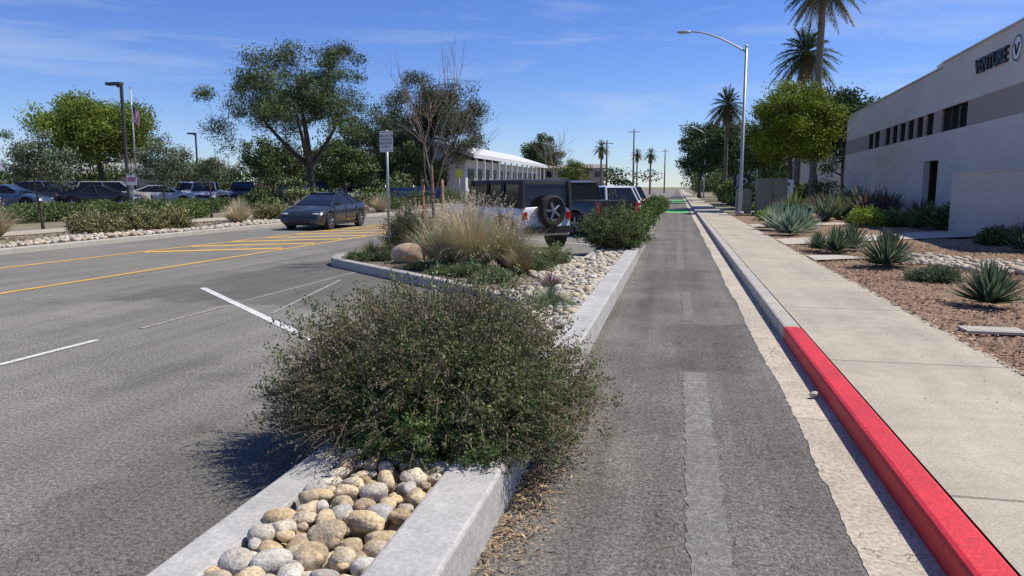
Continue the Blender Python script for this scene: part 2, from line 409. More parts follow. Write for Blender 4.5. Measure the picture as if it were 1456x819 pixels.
mk.build('road_markings',[m_white,m_yel,m_whitef])
l=MB(); l.leaves([(-4.95,9.35,.02)],.14,.09,0,(.03,.4,.3),flat=.2); l.build('litter_scrap',[m_attr])

# opposite side
ok=MB(); ok.sweep(rnd([(-16.7,-10),(-16.7,14),(-16.9,30),(-17.2,80),(-17.2,400)],2),prof(.2,.15,.03),0); ok.build('far_kerb',[m_curb])
ob_=MB()
ob_.add([(-21,-10,.12),(-16.8,-10,.12),(-17.2,200,.12),(-21,200,.12)],[[0,1,2,3]],0)
ob_.add([(-23,-10,.14),(-21,-10,.14),(-21,200,.14),(-23,200,.14)],[[0,1,2,3]],1)
n=4000;P=np.stack([R.uniform(-21,-17,n),R.uniform(8,40,n),np.full(n,.13)],1)
ob_.leaves(P,R.uniform(.05,.16,n),R.uniform(.02,.06,n),2,mixcol((.14,.09,.06),(.42,.32,.2),n,.3),flat=.3)
ob_.build('far_verge',[m_soil,m_walk,m_attr])
rk=MB()
def reg():
    y=R.uniform(11,34); x=-17.05-R.random()*(1.1+.6*sin(y*.7)); return (x,y)
p,q=scatter(reg,1500,.07,.13,lambda r:.12+r*.4,.7,5000); rocks(rk,p,q,1,1.0,pl2)
rk.build('far_river_rocks',[m_rock])
ZL=.35
pk=MB()
lp=[(-80,26),(-31.3,26),(-27,95),(-80,95)]
pk.add([(x,y,ZL) for x,y in lp]+[(x,y,0) for x,y in lp],[[0,1,2,3],[0,4,5,1],[1,5,6,2],[2,6,7,3],[3,7,4,0]]); pk.build('parking_lot',[m_road])

# ------------------------------------------------------------------ plants
def bush(name,x,y,rx,ry,h,c1,c2,ns=250,nl=30,ll=.05,lw=.02,z0=.12,build=True,mb=None,stemcol=(.14,.10,.07),loose=1.0,leaf=None):
    b=mb or MB()
    th=R.random(ns)*2*pi; ph=np.arccos(R.uniform(-.12,1,ns)); rr=(R.uniform(.62,1.04,ns)+(loose-1)*R.normal(0,.12,ns))*(1+.10*loose*np.sin(th*3+x)+.07*loose*np.sin(th*5+ph*4))
    end=np.stack([rx*np.sin(ph)*np.cos(th)*rr,ry*np.sin(ph)*np.sin(th)*rr,h*(.22+.78*np.cos(ph).clip(0))*rr*1.0+R.normal(0,.03*h,ns)],1)
    base=np.stack([rx*.25*np.cos(th)*R.random(ns),ry*.25*np.sin(th)*R.random(ns),np.zeros(ns)],1)
    mid=base*.5+end*.5; mid[:,2]+=h*.16
    def bez(t): t=t[:,None]; return (1-t)**2*base+2*t*(1-t)*mid+t*t*end
    O=np.array([x,y,z0])
    ts=[.25,.5,.75,1.0]; pts=[bez(np.full(ns,t)) for t in ts]
    for a_,b_ in zip(pts[:-1],pts[1:]):
        d=b_-a_; L=np.linalg.norm(d,axis=1); b.blades(a_+O,d,L,max(.006,lw*.28),0,0,np.tile(stemcol,(ns,1)),1)
    t=1-(R.random((ns,nl))**1.5)*.62
    idx=np.repeat(np.arange(ns),nl); tt=t.ravel()
    B,Mi,E=base[idx],mid[idx],end[idx]; T=tt[:,None]
    P=(1-T)**2*B+2*T*(1-T)*Mi+T*T*E+R.normal(0,ll*.75,(len(tt),3))*np.array([1,1,.8])
    P[:,2]=np.maximum(P[:,2],.0)
    clump=np.repeat(R.normal(1,.24,ns).clip(.5,1.6),nl)[:,None]
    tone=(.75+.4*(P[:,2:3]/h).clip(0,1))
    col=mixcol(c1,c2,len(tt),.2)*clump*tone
    ax=(E-B)/ (np.linalg.norm(E-B,axis=1)[:,None]+1e-6)+R.normal(0,.8,P.shape)
    b.leaves(P+O,R.uniform(.6,1.3,len(tt))*ll,lw*R.uniform(.7,1.3,len(tt)),1,col,axis=ax)
    if build: return b.build(name,[m_bark,leaf or m_leaf])
    return b
b=MB()
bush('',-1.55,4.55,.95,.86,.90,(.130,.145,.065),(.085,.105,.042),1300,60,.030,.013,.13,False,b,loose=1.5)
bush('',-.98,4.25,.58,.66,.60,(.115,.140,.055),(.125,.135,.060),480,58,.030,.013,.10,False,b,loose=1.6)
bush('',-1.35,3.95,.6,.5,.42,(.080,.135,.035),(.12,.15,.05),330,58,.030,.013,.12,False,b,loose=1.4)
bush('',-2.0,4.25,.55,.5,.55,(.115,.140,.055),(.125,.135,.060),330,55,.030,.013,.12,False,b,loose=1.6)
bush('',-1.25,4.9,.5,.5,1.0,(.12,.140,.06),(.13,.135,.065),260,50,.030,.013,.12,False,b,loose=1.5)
n=2000; th=R.random(n)*2*pi; ph=np.arccos(R.uniform(-.05,1,n))
D=np.stack([np.sin(ph)*np.cos(th),np.sin(ph)*np.sin(th),np.cos(ph).clip(-.1)],1)
S=np.stack([-1.48+.93*D[:,0],4.45+.82*D[:,1],.26+.66*D[:,2].clip(0)],1)
dd=D+R.normal(0,.4,D.shape)+np.array([0,0,.25]); LL=R.uniform(.10,.40,n)
b.blades(S,dd,LL,.006,.25,0,np.tile((.20,.15,.10),(n,1)),3)
dn=dd/np.linalg.norm(dd,axis=1)[:,None]
idx=np.repeat(np.arange(n),12); t=R.random(len(idx))
P=S[idx]+dn[idx]*(LL[idx]*t)[:,None]; P[:,2]-=.25*LL[idx]*t*t; P+=R.normal(0,.007,P.shape)
b.leaves(P,R.uniform(.01,.026,len(idx)),.009,1,mixcol((.16,.12,.08),(.13,.14,.055),len(idx),.25))
b.build('flowering_shrub',[m_bark,m_leaf])

G1=((.06,.10,.025),(.10,.13,.04)); G2=((.045,.07,.02),(.08,.095,.035)); G3=((.12,.12,.05),(.16,.15,.07))
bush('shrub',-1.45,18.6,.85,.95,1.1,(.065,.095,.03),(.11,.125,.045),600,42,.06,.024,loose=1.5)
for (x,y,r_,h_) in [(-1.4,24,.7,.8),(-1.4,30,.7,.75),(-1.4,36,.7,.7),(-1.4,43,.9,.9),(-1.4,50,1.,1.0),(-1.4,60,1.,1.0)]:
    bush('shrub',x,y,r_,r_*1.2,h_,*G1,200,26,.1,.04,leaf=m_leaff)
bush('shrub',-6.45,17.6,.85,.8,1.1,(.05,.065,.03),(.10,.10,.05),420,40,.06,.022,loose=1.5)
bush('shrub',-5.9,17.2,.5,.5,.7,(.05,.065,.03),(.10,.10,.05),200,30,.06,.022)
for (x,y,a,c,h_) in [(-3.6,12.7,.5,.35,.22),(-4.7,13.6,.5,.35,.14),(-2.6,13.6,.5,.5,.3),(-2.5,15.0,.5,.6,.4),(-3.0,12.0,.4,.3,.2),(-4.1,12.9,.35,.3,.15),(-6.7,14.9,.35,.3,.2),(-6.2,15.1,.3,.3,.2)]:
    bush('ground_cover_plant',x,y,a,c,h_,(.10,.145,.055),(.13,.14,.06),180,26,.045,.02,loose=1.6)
def tuft(name,x,y,rad,h,n,c1,c2,w=.012,droop=.5,spread=.9,z0=.12,plume=0,mat=m_leaf):
    b=MB(); th=R.random(n)*2*pi; s_=np.sqrt(R.random(n))*spread
    D=np.stack([np.cos(th)*s_,np.sin(th)*s_,np.ones(n)],1)
    base=np.stack([x+rad*.35*np.cos(th)*s_,y+rad*.35*np.sin(th)*s_,np.full(n,z0)],1)
    L=h*R.uniform(.6,1.25,n)*np.linalg.norm(D,axis=1)**.5
    b.blades(base,D,L,w,droop*s_*R.uniform(.5,1.4,n),0,mixcol(c1,c2,n,.2),5)
    if plume:
        m=plume; th=R.random(m)*2*pi; s_=R.random(m)*.6; D=np.stack([np.cos(th)*s_,np.sin(th)*s_,np.ones(m)],1)
        bs=np.tile((x,y,z0),(m,1)); L=h*R.uniform(1.0,1.35,m)
        b.blades(bs,D,L,.007,.15,0,mixcol((.45,.38,.26),(.35,.28,.18),m,.1),4)
        dn=D/np.linalg.norm(D,axis=1)[:,None]; idx=np.repeat(np.arange(m),30); t=R.uniform(.7,1,len(idx))
        P=bs[idx]+dn[idx]*(L[idx]*t)[:,None]; P[:,2]-=.15*L[idx]*t*t; P+=R.normal(0,.012,P.shape)
        b.leaves(P,.05,.008,0,mixcol((.55,.48,.36),(.4,.33,.23),len(idx),.1))
    return b.build(name,[mat])
DRY=((.42,.36,.24),(.28,.25,.15))
tuft('ornamental_grass',-3.85,13.9,.6,1.42,2200,*DRY,.010,.50,.95,plume=90,mat=m_dry)
tuft('ornamental_grass',-3.2,14.2,.5,1.12,1300,(.34,.31,.19),(.17,.18,.09),.010,.5,.95,plume=40,mat=m_dry)
tuft('ornamental_grass',-4.5,14.1,.5,1.2,1300,(.38,.33,.21),(.20,.20,.11),.010,.5,.95,plume=50,mat=m_dry)
tuft('ornamental_grass',-2.75,13.0,.3,.5,600,(.20,.12,.07),(.11,.12,.05),.012,.3,.8)
tuft('ornamental_grass',-6.35,15.6,.3,.5,400,(.13,.08,.05),(.08,.10,.04),.012,.5,.9)
tuft('ornamental_grass',-6.8,15.7,.3,.45,350,(.13,.10,.05),(.08,.12,.04),.012,.5,.9)
tuft('ornamental_grass',-5.2,17.9,.5,1.3,900,*DRY,.010,.5,.8,plume=35,mat=m_dry)
tuft('ornamental_grass',-6.9,19.2,.5,1.2,900,*DRY,.010,.5,.8,plume=35,mat=m_dry)
tuft('blue_fescue_grass',-1.55,9.3,.35,.42,1500,(.13,.17,.10),(.09,.13,.06),.008,1.0,1.2,z0=.14)
tuft('blue_fescue_grass',-1.6,8.9,.3,.3,500,(.10,.15,.06),(.08,.12,.05),.008,1.0,1.2,z0=.14)
tuft('red_flowering_plant',-1.9,11.3,.2,.3,250,(.13,.09,.07),(.2,.1,.12),.015,.5,.9)
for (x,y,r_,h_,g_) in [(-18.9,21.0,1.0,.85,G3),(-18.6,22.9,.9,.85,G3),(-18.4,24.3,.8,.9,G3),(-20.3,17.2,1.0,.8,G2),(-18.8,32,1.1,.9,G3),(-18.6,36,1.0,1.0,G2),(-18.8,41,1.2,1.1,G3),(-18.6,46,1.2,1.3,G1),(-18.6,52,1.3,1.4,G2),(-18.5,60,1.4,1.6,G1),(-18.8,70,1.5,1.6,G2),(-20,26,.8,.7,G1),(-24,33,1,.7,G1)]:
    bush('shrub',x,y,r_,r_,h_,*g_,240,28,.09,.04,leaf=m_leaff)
for (x,y,h_) in [(-18.5,28.6,1.0),(-20.2,18.4,1.3),(-18.7,38.5,1.2),(-19.5,30.5,1.1),(-18.3,44,1.2),(-18.5,34,1.0)]:
    tuft('ornamental_grass',x,y,.5,h_,800,*DRY,.02,.55,.9,plume=20,mat=m_dry)
b=MB()
n=22000; P=np.stack([R.uniform(-31,-29.6,n),R.uniform(16,50,n),.85*R.random(n)**.5],1); P[:,2]*=1+.12*np.sin(P[:,1]*1.7)+.1*np.sin(P[:,1]*4.1)
b.leaves(P,.14,.09,0,mixcol((.06,.10,.03),(.11,.14,.045),n,.25)); b.build('hedge',[m_leaf])

def agave(name,x,y,L,n,c1,c2,w=.07,z0=.14):
    b=MB(); i=np.arange(n); th=i*2.39996+R.normal(0,.1,n); el=radians(4)+(radians(86)-radians(4))*(i/n)**1.0+R.normal(0,.05,n)
    D=np.stack([np.cos(th)*np.cos(el),np.sin(th)*np.cos(el),np.sin(el)],1)
    b.blades(np.tile((x,y,z0+.05),(n,1))+D*.03,D,L*R.uniform(.85,1.08,n),w,-.08,0,mixcol(c1,c2,n,.12),6,fold=.22,taper='agave')
    return b.build(name,[m_leaf])
AG=((.05,.075,.045),(.10,.135,.08)); AB=((.13,.18,.13),(.19,.24,.18))
agave('agave_plant',4.05,10.75,.50,170,*AG,.075)
agave('agave_plant',4.05,15.7,.66,170,*AG,.085)
agave('agave_plant',3.75,18.9,.55,120,*AG,.07); agave('agave_plant',4.25,19.6,.6,120,*AG,.07); agave('agave_plant',3.4,19.3,.4,80,*AG,.06)
agave('agave_plant',3.65,25.6,.85,80,*AB,.15); agave('agave_plant',4.3,27.4,.9,80,*AB,.15); agave('agave_plant',3.6,28.6,.85,80,*AB,.15)
agave('agave_plant',8.3,20.2,.7,110,*AG,.08); agave('agave_plant',6.3,13.9,.5,90,*AG,.07)
bush('ground_cover_plant',4.2,13.4,.42,.42,.3,(.10,.13,.07),(.06,.09,.04),260,34,.05,.015)
RD=((.06,.035,.04),(.09,.06,.05))
for (x,y,L,c) in [(6.6,36,1.3,AG),(7.6,38,1.4,((.10,.12,.05),(.16,.18,.07))),(8.3,35,1.5,RD),(9.2,36.5,1.5,RD),(10,39,1.6,AG),(5.6,40,1.2,AG),(6.4,44,1.5,((.12,.16,.05),(.16,.2,.08))),(8.4,42,1.6,AG),(9.8,33.5,1.2,RD),(8.9,38.5,1.7,((.10,.12,.05),(.16,.18,.07))),(7.4,41,1.5,RD)]:
    tuft('flax_plant',x,y,.4,L,130,*c,w=.10,droop=.4,spread=.8,z0=.13)
for (x,y,r_,h_,g_) in [(7.4,31.8,.8,.8,((.2,.24,.03),(.12,.17,.03))),(8.6,32.2,.7,.7,G1),(9.3,30.3,.9,.9,G2),(5.0,33,.7,.6,G1),(10.2,30.5,.7,1.1,G2),(10.8,44,1.2,1.3,G1),(10.9,50,1.3,1.5,G2),(7,50,1.5,1.2,G1),(8.7,22.8,.6,.5,G2),(8.5,18.5,.6,.5,G2),(4.3,36,.7,.6,((.2,.24,.03),(.12,.17,.03)))]:
    bush('shrub',x,y,r_,r_,h_,*g_,240,28,.09,.04,leaf=m_leaff)

# ------------------------------------------------------------------ trees
def tree(name,x,y,zc,rx,rz,tr,nc,rc,nl,ls,c1,c2,lean=(0,0),flat=.65,barkc=(.11,.085,.065),shellp=.45,ry=None,base=0,aspect=.5,low=-.75,lump=.2,forks=0,leaf=None,cut=0):
    b=MB(); ry=ry or rx
    top=np.array([lean[0],lean[1],zc+rz*.1]); H=top[2]
    tp=[np.array([lean[0]*(t**1.5)+.02*H*sin(t*5+x),lean[1]*(t**1.5)+.02*H*cos(t*4),H*t]) for t in np.linspace(0,1,9)]
    rad=[tr*(1.25 if i==0 else 1)*(1-.72*i/8) for i in range(9)]
    b.tube(tp,rad,10,0,barkc)
    nodes=[(tp[i],rad[i]) for i in range(3,9)]
    for fk in range(forks):
        a=fk*2*pi/forks+.4; p0=tp[3]; e=np.array([lean[0]+rx*.55*cos(a),lean[1]+ry*.55*sin(a),zc-rz*.1])
        m1=(p0+e)/2+np.array([0,0,-.06*H]); pts=[(1-t)**2*p0+2*t*(1-t)*m1+t*t*e for t in np.linspace(0,1,7)]
        rr=np.linspace(tr*.6,tr*.2,7); b.tube(pts,rr,8,0,barkc,False); nodes+=list(zip(pts[2:],rr[2:]))
    C=[]
    ph0=R.random(4)*6
    while len(C)<nc:
        d=R.normal(size=3); d/=np.linalg.norm(d)
        if d[2]<low: continue
        rr=R.random()**shellp
        az=math.atan2(d[1],d[0])
        rr*=1+lump*sin(az*3+ph0[0]+d[2]*3)+lump*.6*sin(az*5+ph0[1]+d[2]*5)
        C.append(np.array([lean[0],lean[1],zc])+d*rr*np.array([rx,ry,rz]))
    C.sort(key=lambda c:np.linalg.norm(c-top*np.array([1,1,.8])))
    for c in C:
        best=min(nodes,key=lambda q:np.linalg.norm(q[0]-c)+ (1.5*max(0,q[0][2]-c[2])))
        p0,r0=best; mid=(p0+c)/2+R.normal(0,.06,3)*np.linalg.norm(c-p0); mid[2]-=.05*np.linalg.norm(c-p0)
        r1=min(r0*.62,tr*.4)
        b.tube([p0,p0*.7+mid*.3,mid,(mid+c)/2+R.normal(0,.03,3),c],[r1,r1*.9,r1*.7,r1*.5,max(.012,r1*.3)],5,0,barkc,False)
        nodes.append((mid,r1*.7)); nodes.append((c,max(.02,r1*.35)))
    C=np.array(C); idx=np.repeat(np.arange(nc),nl)
    off=R.normal(size=(len(idx),3)); off/=np.linalg.norm(off,axis=1)[:,None]; off*=(R.random(len(idx))**.45)[:,None]*(1+.25*np.sin(off[:,:1]*7+idx[:,None])*np.sin(off[:,1:2]*6))
    sz=R.uniform(.65,1.3,nc)[idx][:,None]
    P=C[idx]+off*rc*sz*np.array([1,1,flat])+R.normal(0,rc*.12,(len(idx),3))
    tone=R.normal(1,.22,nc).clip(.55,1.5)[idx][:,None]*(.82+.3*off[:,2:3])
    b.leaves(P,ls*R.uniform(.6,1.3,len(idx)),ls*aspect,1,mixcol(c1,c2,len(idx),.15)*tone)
    return b.build(name,[m_bark,leaf or m_leaff],loc=(x,y,base))
tree('pine_tree',-27,52,8.0,6.0,4.6,.36,140,1.02,310,.30,(.05,.075,.03),(.085,.105,.042),lean=(-.9,0),flat=.65,aspect=.19,shellp=.55,low=-.65,lump=.14,forks=4,barkc=(.08,.065,.05))
tree('pine_tree',-23.4,70,8.0,5.2,5.0,.32,120,1.1,280,.34,(.045,.06,.03),(.08,.085,.042),flat=.75,aspect=.2,low=-.8,shellp=.55,lump=.10,forks=3,barkc=(.08,.065,.05))
tree('pine_tree',-32.5,80,6.6,5.4,3.8,.3,90,1.2,260,.36,(.045,.065,.03),(.07,.09,.04),flat=.7,aspect=.22,lump=.10)
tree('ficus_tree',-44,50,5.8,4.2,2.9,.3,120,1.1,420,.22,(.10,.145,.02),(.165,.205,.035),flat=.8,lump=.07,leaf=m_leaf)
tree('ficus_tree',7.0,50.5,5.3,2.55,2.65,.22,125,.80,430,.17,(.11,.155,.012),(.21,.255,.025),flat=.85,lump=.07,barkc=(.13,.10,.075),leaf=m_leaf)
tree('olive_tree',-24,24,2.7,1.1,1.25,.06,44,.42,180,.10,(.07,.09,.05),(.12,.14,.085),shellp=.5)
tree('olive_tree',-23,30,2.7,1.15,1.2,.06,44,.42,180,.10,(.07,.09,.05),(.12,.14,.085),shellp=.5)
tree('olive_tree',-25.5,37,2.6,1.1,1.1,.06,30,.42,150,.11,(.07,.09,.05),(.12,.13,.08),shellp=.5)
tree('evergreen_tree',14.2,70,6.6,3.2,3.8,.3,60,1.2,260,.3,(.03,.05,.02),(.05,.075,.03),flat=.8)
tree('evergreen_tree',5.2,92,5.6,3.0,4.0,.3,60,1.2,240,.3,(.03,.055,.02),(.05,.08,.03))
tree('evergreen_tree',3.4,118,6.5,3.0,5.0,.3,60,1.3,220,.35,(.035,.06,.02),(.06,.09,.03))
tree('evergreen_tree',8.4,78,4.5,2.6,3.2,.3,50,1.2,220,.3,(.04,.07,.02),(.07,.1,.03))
tree('evergreen_tree',7.5,130,7.5,4,5,.3,60,1.5,200,.4,(.03,.055,.02),(.05,.08,.03))
tree('evergreen_tree',-27,150,8,4,3.5,.3,60,1.3,200,.45,(.05,.08,.03),(.08,.11,.04))
tree('evergreen_tree',-17,125,4,2.4,2.2,.2,40,.9,160,.3,(.10,.13,.03),(.14,.16,.04))
tree('evergreen_tree',-29,62,3.6,3.0,2.2,.2,60,.9,240,.22,(.05,.075,.025),(.08,.105,.04))
tree('evergreen_tree',-36,62,3.8,3.2,2.2,.2,60,.9,240,.22,(.05,.075,.025),(.08,.105,.04))
tree('evergreen_tree',-25.0,66,3.9,2.4,2.2,.2,60,.8,240,.22,(.04,.06,.025),(.07,.09,.035))
tree('evergreen_tree',-22.6,68,2.6,1.2,1.4,.15,40,.6,200,.18,(.05,.075,.025),(.08,.105,.04))
def mass(name,items,c1,c2,ls=.4,dens=500):
    b=MB()
    for (x,y,rx,ry,zc,rz) in items:
        for _ in range(9):
            cc=np.array([x,y,zc])+R.normal(size=3)*np.array([rx,ry,rz])*.42
            n=dens//3; o=R.normal(size=(n,3)); o/=np.linalg.norm(o,axis=1)[:,None]; o*=(R.random(n)**.35)[:,None]
            P=cc+o*np.array([rx*.55,ry*.55,rz*.5])*R.uniform(.7,1.15); P[:,2]=np.abs(P[:,2])
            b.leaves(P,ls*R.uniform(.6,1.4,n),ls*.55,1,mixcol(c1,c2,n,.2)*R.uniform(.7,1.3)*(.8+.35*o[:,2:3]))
        b.tube([(x,y,0),(x+.2,y,zc)],[.25,.12],6,0,(.1,.08,.06))
    b.build(name,[m_bark,m_leaff])
it=[]
for X0,Y0,h in [(-62,88,6),(-56,92,7),(-50,95,6.5),(-45,90,7.5),(-40,92,8),(-36,97,7.5),(-33,90,6.5),(-70,80,6),(-78,76,5.5),(-86,74,5),(-95,70,5),(-29,104,7.5),(-64,60,5),(-72,58,5.5),(-58,64,4.6),(-52,70,5),(-80,55,5.5),(-44,76,5)]:
    it.append((X0,Y0,4.5,3,h*.5,h*.5))
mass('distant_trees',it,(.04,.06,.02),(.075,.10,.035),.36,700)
it=[(x,230+R.uniform(-20,30),10,6,3+R.uniform(0,1.5),4) for x in np.arange(-260,-12,11)]+[(x,240+R.uniform(-20,30),9,6,4,5) for x in np.arange(6,160,11)]
mass('distant_trees',it,(.045,.07,.03),(.08,.10,.045),.9,420)
it=[(-23,58,2.5,3,1.1,1.1),(-25,64,2.5,3,1.6,1.6),(-31,66,3,3,1.8,1.8),(-37,72,4,3,2,2),(-21.5,76,2,4,1.2,1.2),(-27,46,2,2,1,.8),(-24,47,2,2,1,.8)]
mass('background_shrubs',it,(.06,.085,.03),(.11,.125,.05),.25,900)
it=[(4.6,70,1.2,3,1.2,1.2),(5.2,60,1.2,3,1,1),(10,62,3,3,1.4,1.2),(6,104,2,5,2.5,2.5),(3.9,145,2,10,4,4)]
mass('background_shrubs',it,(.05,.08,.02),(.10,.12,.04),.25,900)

def palm(name,x,y,H,tr,fl,nf=46,skirt=True,lean=0):
    b=MB()
    pts=[(lean*(t**2),0,H*t) for t in np.linspace(0,1,24)]
    b.tube(pts,[tr*(1.5 if i==0 else 1.0-.25*i/23)+(.02 if i%2 else 0) for i in range(24)],10,0,(.17,.145,.12))
    top=np.array(pts[-1])
    for f in range(nf):
        th=f*2.39996; el=radians(85-135*(f/nf)**.85)+R.normal(0,.06)
        d=np.array([cos(th)*cos(el),sin(th)*cos(el),sin(el)]); L=fl*R.uniform(.85,1.1)
        ts=np.linspace(0,1,30); dr=.4*cos(el)+.1
        C=top+d*L*ts[:,None]; C[:,2]-=dr*L*ts**2
        b.tube(C[::6],[.03,.025,.02,.015,.01,.006][:len(C[::6])],4,1,(.12,.14,.05),False)
        side=np.cross(d,[0,0,1.]); side/=np.linalg.norm(side)+1e-6
        q=ts>.2; B=np.repeat(C[q],2,axis=0); m=len(B)
        sg=np.tile([1,-1],m//2)[:,None]; t2=np.repeat(ts[q],2)
        D=side*sg+d*.75+R.normal(0,.12,(m,3))
        c=mixcol((.05,.075,.02),(.10,.12,.045),m,.15) if f<nf*.86 else mixcol((.2,.15,.09),(.15,.11,.07),m,.15)
        b.blades(B,D,fl*.32*(np.sin(t2*pi*.85+.25).clip(.3)),.085,.35,1,c,2)
    if skirt:
        n=300; th=R.random(n)*2*pi; z=top[2]-R.random(n)*1.6
        B=np.stack([top[0]+tr*np.cos(th),tr*np.sin(th),z],1); D=np.stack([np.cos(th)*.45,np.sin(th)*.45,-np.ones(n)],1)
        b.blades(B,D,.9,.12,0,1,mixcol((.22,.17,.1),(.13,.1,.06),n,.2),2)
    return b.build(name,[m_bark,m_leaff],loc=(x,y,0))
palm('palm_tree',10.0,60,16.3,.30,2.7,76,False)
palm('palm_tree',9.3,63,12.0,.28,2.6,66,True,.2)
palm('palm_tree',4.9,82,10.2,.22,2.2,60,True)
palm('palm_tree',-14,140,9,.2,1.8,30); palm('palm_tree',-10,190,10,.2,1.8,30); palm('palm_tree',-6,170,9,.2,1.8,30)

def bare(name,x,y,H,tr,col,levels=5,seed=3,stakes=True,spread=.55,base=.11,trunk=.42):
    rg=np.random.default_rng(seed); b=MB()
    def br(p,d,L,r,lev):
        n=4; pts=[p];dd=d/np.linalg.norm(d)
        for i in range(n):
            dd=dd+rg.normal(0,.09,3)+np.array([0,0,.05]); dd/=np.linalg.norm(dd); pts.append(pts[-1]+dd*L/n)
        b.tube(pts,np.linspace(r,r*.55,n+1),6 if lev<2 else 4,0,col,False)
        if lev>=levels: return
        k=3 if lev<3 else 2
        for _ in range(k):
            i=rg.integers(2,n+1); nd=dd+rg.normal(0,spread,3); nd[2]=abs(nd[2])*.8+.25
            br(pts[i],nd,L*rg.uniform(.55,.85),r*.55,lev+1)
        br(pts[-1],dd+rg.normal(0,.15,3),L*.75,r*.55,lev+1)
    b.tube([(0,0,0),(.02,0,H*.2),(-.02,.01,H*trunk)],[tr,tr*.85,tr*.75],8,0,col,False)
    for i in range(4):
        a=i*1.7+.4; br(np.array([-.02,.01,H*(trunk-.06*i)]),np.array([cos(a)*.45,sin(a)*.45,1.]),H*.22,tr*.42,1)
    if stakes:
        for sx in (-.22,.22): b.tube([(sx,0,0),(sx+.01,0,1.75)],.032,8,0,(.3,.17,.09))
        b.box((0,0,1.45),(.46,.02,.03),0,(.05,.05,.05))
    return b.build(name,[m_bark],loc=(x,y,base))
bare('bare_young_tree',-5.25,15.6,4.9,.045,(.26,.19,.15),4,5)
bare('bare_young_tree',-14,85,8.5,.1,(.30,.26,.22),5,8,False)
bare('bare_young_tree',-33,40,4.2,.07,(.40,.36,.30),4,9,False,.6)

